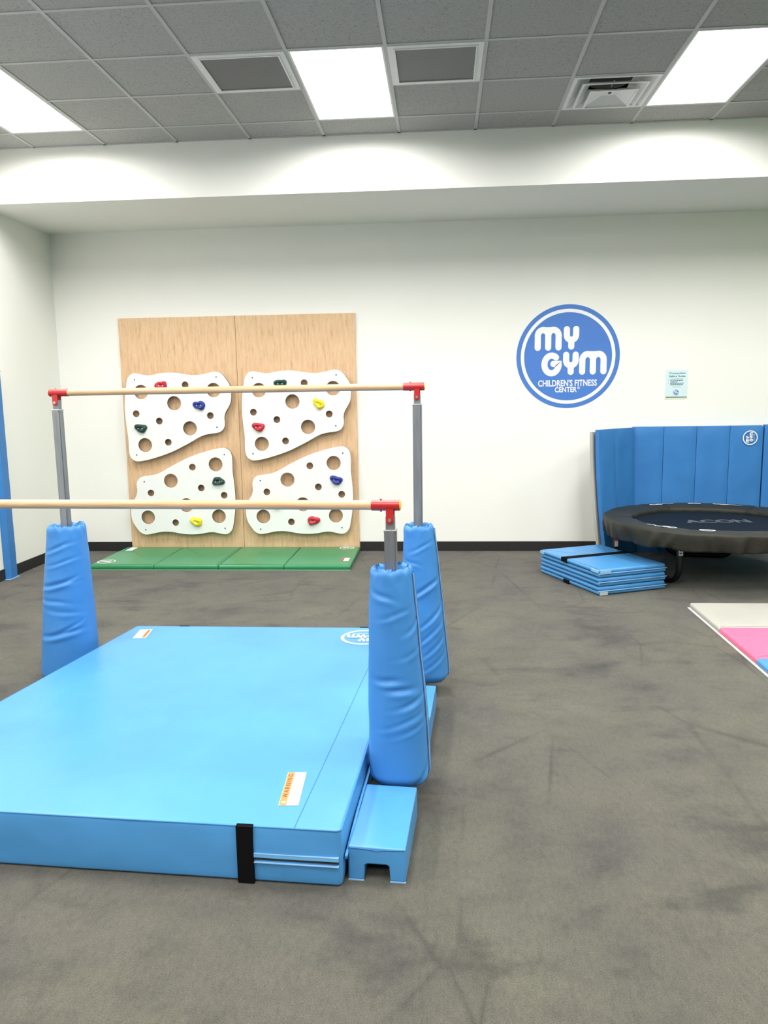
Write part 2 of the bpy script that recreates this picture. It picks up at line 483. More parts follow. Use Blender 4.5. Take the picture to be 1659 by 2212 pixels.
box('edge_angle', XL, XL+.022, YF, YBULK-.022, ZC, ZC+.0055, 'grid_metal', ceil)

# light panels: one built, the rest copied
def light_panel():
    root = empty('ceiling_light', (0, 0, ZC))
    hx, hy = T/2-.012, T-.012
    bm = bmesh.new()
    for a in ((-hx, -hx+.012, -hy, hy), (hx-.012, hx, -hy, hy), (-hx+.012, hx-.012, -hy, -hy+.012), (-hx+.012, hx-.012, hy-.012, hy)):
        add_box(bm, *a, ZC-.001, ZC+.05)
    from_bm('frame', bm, 'white_metal', root)
    box('housing', -hx, hx, -hy, hy, ZC+.05, ZC+.08, 'white_metal', root)
    box('diffuser', -hx+.013, hx-.013, -hy+.013, hy-.013, ZC+.001, ZC+.012, 'light_diffuser', root)
    la = bpy.data.lights.new('panel_lamp', 'AREA'); la.shape = 'RECTANGLE'; la.size = 2*hx-.03; la.size_y = 2*hy-.03
    la.energy = WATT; la.spread = math.radians(SPREAD); la.color = (1.0, .985, .955)
    lo = bpy.data.objects.new('panel_lamp', la); C.objects.link(lo); lo.parent = root; lo.location = (0, 0, -.004)
    return root
proto = light_panel()
for n, (k, j) in enumerate(lights):
    o = proto if n == 0 else dup(proto)
    o.location = (GX+(k+.5)*T, GY-(j+1)*T, ZC)
    lab = {(-1, 0): 'glowing white ceiling light panel at the far left, above the left wall',
           (3, 0): 'glowing white ceiling light panel between the two dark return grilles',
           (7, 0): 'glowing white ceiling light panel at the right, beside the square air diffuser'}.get((k, j))
    grp = 'ceiling light panels in view' if lab else 'ceiling light panels outside the view'
    row = ('first', 'second', 'third', 'fourth')
    tag(o, lab or 'white ceiling light panel, %s row from the bulkhead, %s from the left wall' % (row[j//4], row[(k+1)//4]), 'ceiling light', grp)

def grille(k, j, lab):
    cx, cy = GX+(k+.5)*T, GY-(j+.5)*T
    root = tag(empty('return_grille', (cx, cy, ZC)), lab, 'air vent', 'return air grilles')
    h = T/2-.012
    bm = bmesh.new(); a, b = h, h-.040
    for s in ((-a, a, -a, -b), (-a, a, b, a), (-a, -b, -b, b), (b, a, -b, b)):
        add_box(bm, cx+s[0], cx+s[1], cy+s[2], cy+s[3], ZC-.004, ZC+.006)
    from_bm('frame', bm, 'white_metal', root)
    bm = bmesh.new(); a, b = h-.036, h-.046
    for s in ((-a, a, -a, -b), (-a, a, b, a), (-a, -b, -b, b), (b, a, -b, b)):
        add_box(bm, cx+s[0], cx+s[1], cy+s[2], cy+s[3], ZC-.009, ZC-.004)
    from_bm('inner_frame', bm, 'white_metal', root)
    box('perforated_panel', cx-b-.004, cx+b+.004, cy-b-.004, cy+b+.004, ZC-.003, ZC+.002, 'grille_mesh', root)
    box('housing', cx-h, cx+h, cy-h, cy+h, ZC+.006, ZC+.04, 'white_metal', root)
    return root
grille(2, 1, 'square return air grille with dark mesh, left of the middle light panel')
grille(4, 1, 'square return air grille with dark mesh, right of the middle light panel')

def diffuser(k, j):
    cx, cy = GX+(k+.5)*T, GY-(j+.5)*T
    root = tag(empty('air_diffuser', (cx, cy, ZC)), 'white square ceiling air diffuser with nested louvre cones, beside the right light', 'air vent')
    def frustum(name, a0, z0, a1, z1, lip):
        bm = bmesh.new()
        prof = [(a0+lip, z0), (a0+lip, z0+.005), (a0, z0+.005), (a1, z1), (a1-.004, z1-.002), (a0-.006, z0)]
        rings = [[bm.verts.new((cx+sx*a, cy+sy*a, z)) for sx, sy in ((-1,-1),(1,-1),(1,1),(-1,1))] for a, z in prof]
        for i in range(len(rings)):
            A, B = rings[i], rings[(i+1) % len(rings)]
            for q in range(4): bm.faces.new((A[q], A[(q+1) % 4], B[(q+1) % 4], B[q]))
        return from_bm(name, bm, 'white_metal', root)
    frustum('outer_frame', .272, ZC-.003, .150, ZC+.075, .020)
    frustum('louvre_cone', .215, ZC-.022, .165, ZC+.012, .010)
    bm = bmesh.new()
    a0, a1, n = .150, .050, 24
    lo = [bm.verts.new((cx+sx*a0, cy+sy*a0, ZC-.042)) for sx, sy in ((-1,-1),(1,-1),(1,1),(-1,1))]
    hi = [bm.verts.new((cx+sx*a1, cy+sy*a1, ZC-.002)) for sx, sy in ((-1,-1),(1,-1),(1,1),(-1,1))]
    for q in range(4): bm.faces.new((lo[q], lo[(q+1) % 4], hi[(q+1) % 4], hi[q]))
    bm.faces.new(hi)
    from_bm('centre_cone', bm, 'white_metal', root)
    bm = bmesh.new(); a, b = .163, .148
    for s in ((-a, a, -a, -b), (-a, a, b, a), (-a, -b, -b, b), (b, a, -b, b)):
        add_box(bm, cx+s[0], cx+s[1], cy+s[2], cy+s[3], ZC-.048, ZC-.042)
    from_bm('centre_lip', bm, 'white_metal', root)
    tube('centre_button', [(cx, cy, ZC-.008), (cx, cy, ZC-.0005)], .012, 'dark_screw', root)
    tube('duct', [(cx, cy, ZC+.073), (cx, cy, ZC+.19)], .143, 'duct_dark', root, n=28)
    for s in (-1, 1):
        box('support_arm', cx-.004, cx+.004, cy+s*.10-.05, cy+s*.10+.05, ZC+.018, ZC+.024, 'white_metal', root)
        box('support_arm', cx+s*.10-.05, cx+s*.10+.05, cy-.004, cy+.004, ZC+.018, ZC+.024, 'white_metal', root)
diffuser(6, 0)

# ------------------------------------------------------------------ climbing wall
cw = tag(empty('climbing_wall', ((BRD0+BRD1)/2, 7.75, 0)), 'maple plywood climbing wall with white bolt-on plates and coloured holds', 'climbing wall')
xm = -2.060
for a, b in ((BRD0, xm-.0012), (xm+.0012, BRD1)):
    box('wood_panel', a, b, 7.748, 7.768, 0.0, 2.392, 'maple_board', cw, bev=.004)
OUT = [(-0.397,0.372),(-0.345,0.362),(-0.285,0.35),(-0.225,0.353),(-0.157,0.366),(-0.081,0.372),(-0.006,0.371),(0.068,0.362),(0.142,0.348),(0.216,0.343),(0.283,0.348),(0.343,0.36),(0.403,0.372),(0.448,0.37),(0.491,0.347),(0.526,0.302),(0.561,0.244),(0.575,0.186),(0.575,0.129),(0.567,0.071),(0.543,0.021),(0.511,-0.03),(0.496,-0.08),(0.498,-0.131),(0.493,-0.175),(0.465,-0.215),(0.419,-0.236),(0.351,-0.244),(0.282,-0.257),(0.213,-0.285),(0.135,-0.329),(0.057,-0.368),(-0.036,-0.412),(-0.129,-0.448),(-0.222,-0.477),(-0.316,-0.502),(-0.409,-0.518),(-0.454,-0.513),(-0.495,-0.485),(-0.512,-0.44),(-0.516,-0.377),(-0.514,-0.281),(-0.521,-0.192),(-0.528,-0.103),(-0.531,-0.015),(-0.528,0.073),(-0.518,0.16),(-0.501,0.255),(-0.488,0.312),(-0.459,0.352),(-0.427,0.369)]
HOLES = [(-0.35,0.184,0.071),(-0.015,0.067,0.071),(0.135,-0.187,0.071),(-0.341,-0.351,0.071),(0.397,0.191,0.071),(0.109,0.248,0.034),(-0.415,-0.033,0.034),(-0.179,-0.11,0.034),(0.352,-0.062,0.034),(-0.098,-0.325,0.034)]
SCREWS = [(-.41,.308),(.430,.321),(.415,-.179),(-.436,-.45)]
def plate_mesh():
    """outline smoothed by a closed spline, round holes, 18 mm thick; x right, z up, front towards -y"""
    cu = bpy.data.curves.new('plate', 'CURVE'); cu.dimensions = '2D'; cu.fill_mode = 'BOTH'; cu.extrude = .0125; cu.bevel_depth = .0015; cu.bevel_resolution = 1; cu.offset = -.0015
    n = len(OUT); pts = []
    for i in range(n):
        p0, p1, p2, p3 = (Vector(OUT[(i+k-1) % n]) for k in range(4))
        for s in range(3):
            t = s/3; pts.append(.5*((2*p1)+(p2-p0)*t+(2*p0-5*p1+4*p2-p3)*t*t+(3*p1-p0-3*p2+p3)*t**3))
    def sp(P):
        s = cu.splines.new('POLY'); s.points.add(len(P)-1); s.use_cyclic_u = True
        for q, p in zip(s.points, P): q.co = (p[0], p[1], 0, 1)
    sp(pts)
    for x, y, r in HOLES: sp([(x+r*math.cos(2*PI*k/36), y+r*math.sin(2*PI*k/36)) for k in range(36)])
    ob = bpy.data.objects.new('plate', cu); C.objects.link(ob)
    me = bpy.data.meshes.new_from_object(ob.evaluated_get(bpy.context.evaluated_depsgraph_get()))
    bpy.data.objects.remove(ob); bpy.data.curves.remove(cu)
    me.transform(Matrix.Rotation(PI/2, 4, 'X'))
    me.materials.clear(); me.materials.append(MATS['plate_white']); me.materials.append(MATS['plate_edge_shade'])
    me.update()
    for p in me.polygons: p.material_index = 1 if abs(p.normal.y) < .2 else 0  # side faces take the dark colour that paints in their shade
    return me
PLM = plate_mesh(); PLM.name = 'climbing_plate'
def hold_mesh(seed):
    """lumpy hand hold with two bolt wells"""
    rnd = random.Random(seed); bm = bmesh.new()
    bmesh.ops.create_icosphere(bm, subdivisions=4, radius=1)
    ph = [rnd.uniform(0, 6.28) for _ in range(4)]
    for v in bm.verts:
        x, y, z = v.co
        th = math.atan2(z, x); rho = math.hypot(x, z)
        k = 1+.20*math.cos(2*th+ph[0]*.12)+.11*math.cos(3*th+ph[1])+.05*math.cos(5*th+ph[2])
        px, pz = x*.054*k, z*.052*k
        py = -max(-y, -.05)*.055*(.75+.4*abs(math.sin(th+ph[3]))*rho)
        dip = math.exp(-(pz/.016)**2)*math.exp(-(px/.03)**2)
        py += .017*dip if y < 0 else 0
        for s in (-1, 1):
            if math.hypot(px-s*.021, pz) < .0095 and y < 0: py += .007
        v.co = (px, py, pz)
    me = bpy.data.meshes.new('climbing_hold'); bmesh.ops.recalc_face_normals(bm, faces=bm.faces); bm.to_mesh(me); bm.free()
    for p in me.polygons: p.use_smooth = True
    return me
HM = [hold_mesh(s) for s in (3, 11, 5, 21)]
def cyl_mesh(name, r, d, mat, n=14):
    bm = bmesh.new(); add_tube(bm, [(0, 0, 0), (0, -d, 0)], r, n)
    bmesh.ops.recalc_face_normals(bm, faces=bm.faces)
    me = bpy.data.meshes.new(name); bm.to_mesh(me); bm.free(); me.materials.append(MATS[mat]); return me
SCR = cyl_mesh('screw', .007, .004, 'dark_screw'); SPC = cyl_mesh('spacer', .018, .047, 'plate_edge_shade'); BLT = cyl_mesh('hold_bolt', .0065, .006, 'bolt_metal')
PY = 7.690
plates = [((-2.686, 1.471), 0, [('red', -.135, .245, 0, 0), ('blue', .245, .043, 1, 0), ('green', -.373, -.18, 2, 0)]),
          ((-1.477, 1.470), 0, [('green', -.129, .244, 3, 0), ('yellow', .25, .042, 1, .5), ('red', -.368, -.181, 2, 0)]),
          ((-2.645, .565), 1, [('green', -.36, -.179, 3, 3.1), ('yellow', -.116, .238, 0, .3), ('red', .26, .061, 2, 0)]),
          ((-1.434, .568), 1, [('blue', -.363, -.178, 3, .3), ('red', -.119, .234, 0, 3.0), ('yellow', .261, .061, 1, 0)])]
for (cx, cz), flip, holds in plates:
    o = bpy.data.objects.new('climbing_plate', PLM); C.objects.link(o); o.parent = cw
    b = base_of(cw); o.location = Vector((cx, PY, cz))-b
    if flip: o.rotation_euler = (0, PI, 0)
    def sub(name, me, x, y, z, ry=0):
        s = bpy.data.objects.new(name, me); C.objects.link(s); s.parent = o; s.location = (x, y, z); s.rotation_euler = (0, ry, 0); return s
    for sx, sz in SCREWS:
        sub('screw', SCR, sx, -.0125, sz); sub('spacer', SPC, sx, .057, sz)
    for col, hx, hz, k, ry in holds:
        if flip and col == 'red' and hx > .2: continue
        me = HM[k].copy(); me.materials.append(MATS['hold_'+col])
        h = sub('climbing_hold', me, hx, -.0135, hz, ry+(PI if flip else 0)); h['label'] = col+' moulded hand hold'
        for s in (-1, 1):
            sub('hold_bolt', BLT, hx+s*.021*math.cos(ry), -.037, hz-s*.021*math.sin(ry))

# ------------------------------------------------------------------ green folding mat
gm = tag(empty('folding_mat', (-2.08, 7.3, 0)), 'long green four-panel folding mat lying under the climbing wall', 'gym mat')
xs = [-3.316, -2.701, -2.083, -1.467, -.850]
for i in range(4):
    a, b = xs[i]+.004, xs[i+1]-.004
    soft_slab('panel', [(a, 6.865), (b, 6.865), (b+.002, 7.736), (a+.004, 7.736)], .003, .052, 'green_vinyl', gm, rad=.012, edge=.014, step=.1, amp=.004, freq=9, bulge=.004, seed=i)
    box('hem', a-.004, b+.004, 6.858, 6.868, .001, .006, 'green_hem', gm)
    if i < 3: box('hinge', b+.001, b+.007, 6.872, 7.74, .002, .044, 'green_seam', gm)
lay('care_label', [rect2(0, .07, 0, .17)], (-3.245, 7.52, .0525), (1, 0, 0), (0, 1, 0), 'white_print', gm)
mini_emblem((-3.21, 7.0, .0525), (-1, 0, 0), (0, -1, 0), .085, 'white_print', gm)
mini_emblem((-.975, 7.66, .0525), (1, 0, 0), (0, 1, 0), .075, 'white_print', gm)
lay('care_label', [rect2(0, .05, 0, .14)], (-.935, 7.03, .0525), (1, 0, 0), (0, 1, 0), 'white_print', gm)
lay('label_band', [rect2(0, .02, 0, .14)], (-.955, 7.03, .0525), (1, 0, 0), (0, 1, 0), 'red_print', gm)

# ------------------------------------------------------------------ landing mat
lm = tag(empty('landing_mat', (-1.1, 3.3, 0)), 'thick light blue landing mat with black strap, lying between the bars', 'gym mat')
P = [(-.330, 2.268), (-.232, 4.452), (-1.876, 4.456), (-2.052, 3.262), (-2.075, 2.36)]
soft_slab('cover', P, .004, .2, 'blue_vinyl_mat', lm, rad=.016, edge=.008, step=.03, amp=.005, freq=4.5, bulge=.004, nz=10, seed=4)
edir = Vector((-1.753, .092)).normalized()     # along the front, to the left
def front(u, z, out=.006): # a point of the front face, u metres left of the right corner
    n = Vector((-edir.y, edir.x)); n = n if n.y < 0 else -n
    p = Vector((-.322, 2.268))+edir*u+n*out; return (p.x, p.y, z)
def front_strip(name, u0, u1, z0, z1, mat, out=.010, parent=lm):
    bm = bmesh.new(); n = max(2, int((u1-u0)/.03)); 
    vs = []
    for k in range(n+1):
        u = u0+(u1-u0)*k/n
        q = [bm.verts.new(front(u, z, o)) for z, o in ((z0, 0), (z1, 0), (z1, out), (z0, out))]; vs.append(q)
    for a, b in zip(vs[:-1], vs[1:]):
        for i in range(4): bm.faces.new((a[i], a[(i+1) % 4], b[(i+1) % 4], b[i]))
    bm.faces.new(vs[0]); bm.faces.new(vs[-1][::-1])
    return from_bm(name, bm, mat, parent)
front_strip('strap', .297, .352, .003, .199, 'black_strap', .0125)
bm = bmesh.new()
a, b = front(.297, 0, .0125), front(.352, 0, .0125); a2, b2 = front(.297, 0, -.004), front(.352, 0, -.004)
add_hexa(bm, [(a[0],a[1],.197),(b[0],b[1],.197),(b2[0],b2[1],.198),(a2[0],a2[1],.198),(a[0],a[1],.2005),(b[0],b[1],.2005),(b2[0],b2[1],.2025),(a2[0],a2[1],.2025)])
from_bm('strap_end', bm, 'black_strap', lm)
front_strip('zip_flap', .016, .296, .095, .107, 'zip_blue', .0110)
front_strip('stitching', .016, .296, .1065, .1085, 'blue_hem', .0115)
front_strip('zip_slot', .016, .296, .086, .091, 'black_print', .0090)
front_strip('stitching', .016, .296, .076, .0785, 'blue_hem', .0125)
# the zip carried round the right-hand corner and along the side
def side_strip(name, z0, z1, mat, out):
    bm = bmesh.new(); vs = []
    d = Vector((.100, 2.184)).normalized(); n = Vector((d.y, -d.x))
    for k in range(40):
        u = .016+k*.05; p = Vector((-.322, 2.268))+d*u; dz = min(.02, u*.08)
        vs.append([bm.verts.new((p.x+n.x*o, p.y+n.y*o, z+dz)) for z, o in ((z0, 0), (z1, 0), (z1, out), (z0, out))])
    for a, b in zip(vs[:-1], vs[1:]):
        for i in range(4): bm.faces.new((a[i], a[(i+1) % 4], b[(i+1) % 4], b[i]))
    bm.faces.new(vs[0]); bm.faces.new(vs[-1][::-1]); return from_bm(name, bm, mat, lm)
side_strip('zip_flap', .096, .102, 'blue_vinyl_mat', .0085)
side_strip('zip_slot', .090, .093, 'blue_seam', .0080)
lay('top_seam', [([(-.4830,2.272),(-.4808,2.272),(-.3378,4.45),(-.3400,4.45)], [[0,1,2,3]])], (0, 0, .2004), (1,0,0), (0,1,0), 'blue_seam', lm)
# edge piping: top seam line round the cover
pl = round_plan(P, .016, .05)
tube('piping', [(p.x, p.y, .1965) for p in pl+[pl[0]]], .0028, 'blue_vinyl', lm, n=6)
# warning labels
d = Vector((-.012, .235, 0)).normalized(); px = Vector((d.y, -d.x, 0))
o0 = Vector((-.562, 2.407, .2005))
lay('warning_label', [rect2(0, .235, -.068, 0)], o0, d, -px, 'white_print', lm, th=.0008)
lay('label_band', [rect2(.001, .234, -.026, -.001)], o0, d, -px, 'orange_print', lm, th=.0013)
lay('label_lettering', [shift2(text2('W A R N I N G', .016, .165), .135, -.0135)], o0, d, -px, 'black_print', lm, th=.0018)
lay('label_symbol', [([(.012,-.021),(.03,-.021),(.021,-.005)], [[0,1,2]])], o0, d, -px, 'white_print', lm, th=.0018)
o1 = Vector((-1.752, 4.385, .2005)); d1 = Vector((.02, -.16, 0)).normalized(); p1 = Vector((-d1.y, d1.x, 0))
lay('warning_label', [rect2(0, .17, -.075, 0)], o1, d1, p1, 'white_print', lm, th=.0008)
lay('label_band', [rect2(.012, .162, -.026, -.006)], o1, d1, p1, 'orange_print', lm, th=.0013)
lay('label_lettering', [shift2(text2('W A R N I N G', .014, .12), .085, -.016)], o1, d1, p1, 'red_print', lm, th=.0018)
mini_emblem((-.455, 4.262, .2005), (-1, 0, 0), (0, -1, 0), .135, 'white_print', lm)
# straps on the far edge
for x in (-1.58, -.47): box('strap', x-.03, x+.03, 4.455, 4.462, .05, .2015, 'black_strap', lm)

# ------------------------------------------------------------------ parallel bars
PB = Matrix.Translation((-.196, 2.84, 0)) @ Matrix.Rotation(math.radians(-3.4), 4, 'Z')
BW, BD = 1.97, 1.142           # between posts: across, and front to back
pb = tag(empty('parallel_bars', PB @ Vector((-BW/2, BD/2, 0))), 'adjustable wooden parallel bars with steel posts in blue padded sleeves', 'parallel bars')
def pbox(name, x0, x1, y0, y1, z0, z1, mat, parent=pb, bev=0): return box(name, x0, x1, y0, y1, z0, z1, mat, parent, bev=bev, M=PB)
for x in (0, -BW):
    pbox('base_beam', x-.03, x+.03, -.42, BD+.40, .004, .05, 'galvanised_steel', bev=.003)
def post_pad(px, py, zb, zt, wt, wb, dxb, side, seed, creases, name='post_pad', ztop_noise=.014):
    NA, NZ = 72, 110; bm = bmesh.new(); rings = []
    rn = random.Random(seed)
    def rad(a, w):                # superellipse of half width w
        c, s = abs(math.cos(a)), abs(math.sin(a)); e = 2.7
        return w/((c**e+s**e)**(1/e))
    for iz in range(NZ+1):
        h = iz/NZ; z = zb+(zt-zb)*h
        wd = wb+(wt-wb)*min(1, h*1.02)
        wd += .006*math.sin(PI*h)
        if h < .05: wd -= .022*(1-h/.05)**2
        if h > .975: wd -= .010*((h-.975)/.025)**2
        cx = px+dxb*(1-h); cy = py
        ring = []
        for ia in range(NA):
            a = 2*PI*ia/NA
            r = rad(a, wd)
            x, y = math.cos(a), math.sin(a)
            dz = 0; dr = .0035*noise.noise(Vector((x*1.5, y*1.5, z*7+seed*3)))+.0012*noise.noise(Vector((x*2, y*2, z*18+x*3+seed)))
            for (a0, z0, sl, wz, wa, amp) in creases:
                da = (a-math.radians(a0)+PI) % (2*PI)-PI
                q = (z-z0-sl*da*.1-.006*math.sin(3*da))/(wz*.62); g = math.exp(-(da/(wa*.8))**2)
                dr += amp*.75*g*(-math.exp(-q*q)+.75*math.exp(-((q+2.0)/1.3)**2)+.15*math.exp(-((q-2.2)/1.6)**2))
            if h > .93:
                k = (h-.93)/.07
                dr += k*.010*noise.noise(Vector((x*4.5, y*4.5, seed+z*10)))
                dz = k*k*ztop_noise*(noise.noise(Vector((x*3.2, y*3.2, seed*5)))+.6*noise.noise(Vector((x*8, y*8, seed*2))))
            ring.append(bm.verts.new(PB @ Vector((cx+(r+dr)*x, cy+(r+dr)*y, z+dz))))
        rings.append(ring)
    # rolled-in top edge down to the post
    for (fr, dz) in ((.86, .001), (.74, -.012), (.70, -.03), (.5, -.045), (.34, -.05)):
        ring = []
        for ia in range(NA):
            a = 2*PI*ia/NA; x, y = math.cos(a), math.sin(a)
            r = max(.0235, rad(a, wt)*fr)
            zz = zt+dz+ztop_noise*.8*noise.noise(Vector((x*5, y*5, seed*7+fr*3)))
            ring.append(bm.verts.new(PB @ Vector((px+r*x, py+r*y, zz))))
        rings.append(ring)
    for A, B in zip(rings[:-1], rings[1:]):
        for i in range(NA): bm.faces.new((A[i], A[(i+1) % NA], B[(i+1) % NA], B[i]))
    bm.faces.new(rings[0][::-1]); bm.faces.new(rings[-1])
    pad = from_bm(name, bm, 'blue_vinyl', pb, smooth=True)
    # overlapping closing flap down the outer side
    bm = bmesh.new(); prev = None
    a0 = math.radians(6) if side > 0 else math.radians(174)
    for k in range(61):
        h = .02+.955*k/60; z = zb+(zt-zb)*h
        wd = wb+(wt-wb)*min(1, h*1.02)+.006*math.sin(PI*h)
        if h < .05: wd -= .022*(1-h/.05)**2
        cx = px+dxb*(1-h); q = []
        wob = .05*noise.noise(Vector((z*9, seed, 0)))
        for da, off in ((-.16, .001), (-.155, .0055), (.155, .0075), (.16, .001)):
            a = a0+wob+da*side; r = rad(a, wd)+off+.0035*noise.noise(Vector((math.cos(a)*1.5, math.sin(a)*1.5, z*7+seed*3)))
            q.append(bm.verts.new(PB @ Vector((cx+r*math.cos(a), py+r*math.sin(a), z))))
        if prev:
            for i in range(3): bm.faces.new((prev[i], prev[i+1], q[i+1], q[i]))
        else: bm.faces.new(q)
        prev = q
    from_bm('closing_flap', bm, 'blue_vinyl', pad, smooth=True)
    bm = bmesh.new(); pts = []
    for k in range(61):
        h = .02+.955*k/60; z = zb+(zt-zb)*h
        wd = wb+(wt-wb)*min(1, h*1.02)+.006*math.sin(PI*h)
        if h < .05: wd -= .022*(1-h/.05)**2
        a = a0+.05*noise.noise(Vector((z*9, seed, 0)))-.155*side; r = rad(a, wd)+.006+.0035*noise.noise(Vector((math.cos(a)*1.5, math.sin(a)*1.5, z*7+seed*3)))
        pts.append(PB @ Vector((px+dxb*(1-h)+r*math.cos(a), py+r*math.sin(a), z)))
    tube('hem', pts, .0013, 'grey_hem', pad, n=6)
    return pad
def bar_post(px, py, ztop, zbar, front_side=-1):
    w = .0225
    bm = bmesh.new(); add_box(bm, px-w, px+w, py-w, py+w, .05, ztop, PB)
    vert = [e for e in bm.edges if abs(e.verts[0].co.z-e.verts[1].co.z) > .1]
    bmesh.ops.bevel(bm, geom=vert, offset=.005, segments=2, affect='EDGES')
    p = from_bm('post', bm, 'galvanised_steel', pb)
    pbox('post_rim', px-w-.0008, px+w+.0008, py-w-.0008, py+w+.0008, ztop-.004, ztop+.003, 'bolt_metal', p, bev=.001)
    pbox('inner_tube', px-.0165, px+.0165, py-.0165, py+.0165, ztop-.02, zbar-.040, 'galvanised_steel', p, bev=.002)
    return p
def saddle(px, py, zbar, xa, xb, capside):
    sl = tube('bar_sleeve', [PB @ Vector((xa, py, zbar)), PB @ Vector((xb, py, zbar))], .0205, 'red_metal', pb, n=24)
    xo = xb if capside > 0 else xa
    tube('end_cap', [PB @ Vector((xo-.004*capside, py, zbar)), PB @ Vector((xo+.004*capside, py, zbar))], .0175, 'yellow_cap', sl, n=24)
    for s in (-1, 1):
        bm = bmesh.new(); hw = .014; pts = [(-hw, -.012), (hw, -.012), (hw, -.05)]
        pts += [(hw*math.cos(t), -.056-hw*math.sin(t)) for t in [PI*k/10 for k in range(11)]]
        pts += [(-hw, -.05)]
        f = []; g = []
        for (x, z) in pts:
            f.append(bm.verts.new(PB @ Vector((px+x, py+s*.0175, zbar+z)))); g.append(bm.verts.new(PB @ Vector((px+x, py+s*.0215, zbar+z))))
        bm.faces.new(f); bm.faces.new(g[::-1])
        for i in range(len(f)): bm.faces.new((f[i], f[(i+1) % len(f)], g[(i+1) % len(f)], g[i]))
        from_bm('bracket', bm, 'red_metal', sl)
        tube('bolt', [PB @ Vector((px, py+s*.020, zbar-.054)), PB @ Vector((px, py+s*.027, zbar-.054))], .0075, 'bolt_metal', sl, n=6)
    for x in (xa+.035, ):
        tube('screw', [PB @ Vector((x, py, zbar+.018)), PB @ Vector((x, py, zbar+.024))], .004, 'red_metal', sl, n=8)
        tube('screw', [PB @ Vector((x, py, zbar-.018)), PB @ Vector((x, py, zbar-.024))], .004, 'red_metal', sl, n=8)
for py, zb, zt in ((0, 1.169, 1.075), (BD, 1.619, 1.527)):
    tube('wooden_bar', [PB @ Vector((-BW-.030, py, zb)), PB @ Vector((.030, py, zb))], .018, 'bar_wood', pb, n=28)
    for px in (0, -BW): bar_post(px, py, zt, zb)
    saddle(0, py, zb, -.070, .036, 1)
    saddle(-BW, py, zb, -BW-.036, -BW+.070, -1)
# creases: angle (deg, -90 faces the camera), height, slope, height scale, angular spread, depth
post_pad(0, 0, .098, .935, .076, .118, .024, 1, 3, [(-100, .52, -.1, .016, .55, .012), (-75, .485, -.1, .016, .6, .012), (-55, .43, .25, .014, .7, .009),
    (-110, .84, -.35, .014, .6, .009), (-80, .77, .2, .012, .7, .006), (-30, .72, .35, .012, .6, .007), (-70, .36, .3, .012, .8, .007), (-60, .325, .3, .010, .8, .005), (-45, .62, .2, .012, .7, .004), (-40, .13, .9, .02, .5, .010)])
post_pad(0, BD, .075, .905, .077, .116, .040, 1, 8, [(-75, .585, .5, .016, .9, .014), (-60, .43, .8, .016, .9, .010), (-70, .34, .8, .015, .9, .009), (-60, .27, .8, .014, .8, .008),
    (-120, .72, -.3, .012, .6, .007), (-80, .80, .3, .012, .8, .006), (-60, .19, .7, .014, .8, .006)])
post_pad(-BW, BD, .020, .890, .095, .146, -.040, -1, 15, [(-95, .575, .15, .016, .9, .013), (-60, .60, .3, .014, .5, .009), (-80, .30, .2, .018, .9, .014), (-60, .335, .5, .013, .5, .010),
    (-90, .78, .3, .014, .8, .009), (-75, .70, .25, .012, .9, .007), (-100, .48, -.2, .016, .9, .006), (-70, .42, -.2, .016, .9, .005)])
post_pad(-BW, 0, .098, .93, .085, .112, -.045, -1, 22, [(-80, .5, .2, .016, .9, .012), (-70, .75, .2, .014, .9, .008)])

# foam covers straddling the base beam
def foam_block(y0, y1, x0, lab, hw=.095, h=.12, seed=0):
    c = PB @ Vector((x0, (y0+y1)/2, 0))
    root = tag(empty('base_cover', c), lab, 'foam block', 'foam covers over the base of the bars')
    prof = [(-hw, .004), (-.043, .004), (-.040, .055), (-.03, .060), (.03, .060), (.040, .055), (.043, .004), (hw, .004), (hw, h), (-hw, h)]
    bm = bmesh.new(); rings = []
    ny = 8
    for k in range(ny+1):
        y = y0+(y1-y0)*k/ny; ring = []
        for (x, z) in prof:
            d = .004*noise.noise(Vector((x*20+seed, y*9, z*20)))
            ring.append(bm.verts.new(PB @ Vector((x0+x*(1+d*4), y, z+(d if z > .08 else 0)))))
        rings.append(ring)
    n = len(prof)
    for A, B in zip(rings[:-1], rings[1:]):
        for i in range(n): bm.faces.new((A[i], A[(i+1) % n], B[(i+1) % n], B[i]))
    for R, rev in ((rings[0], 1), (rings[-1], 0)):
        quads = [(0, 1, 2, 9), (9, 2, 3), (9, 3, 4, 8), (8, 4, 5), (8, 5, 6, 7)]
        for q in quads: bm.faces.new([R[i] for i in q])
    bmesh.ops.recalc_face_normals(bm, faces=bm.faces)
    sharp = [e for e in bm.edges if len(e.link_faces) == 2 and e.calc_face_angle(0) > .6]
    bmesh.ops.bevel(bm, geom=sharp, offset=.006, segments=2, profile=.6, affect='EDGES')
    from_bm('cover', bm, 'blue_vinyl_mat', root, smooth=True, wn=True)
    for a, b in ((-hw, -.043), (.043, hw)):
        box('hem', x0+a, x0+b, y0-.0015, y0+.004, .0005, .0045, 'blue_hem', root, M=PB)
    pts = [(x, z) for x, z in ((-hw+.004, h-.001), (-.02, h-.0045), (0, h-.009), (.02, h-.0045), (hw-.004, h-.001))]
    tube('seam', [PB @ Vector((x0+x, y0-.0005, z-.003)) for x, z in pts], .0018, 'blue_seam', root, n=6)
    return root
foam_block(-.535, -.128, .008, 'light blue foam block with a notch, in front of the nearest padded post', seed=1)
foam_block(.135, .505, .008, 'light blue foam block just behind the nearest padded post', hw=.095, seed=2)
foam_block(.509, .905, .010, 'light blue foam block in front of the far right padded post', hw=.095, seed=3)

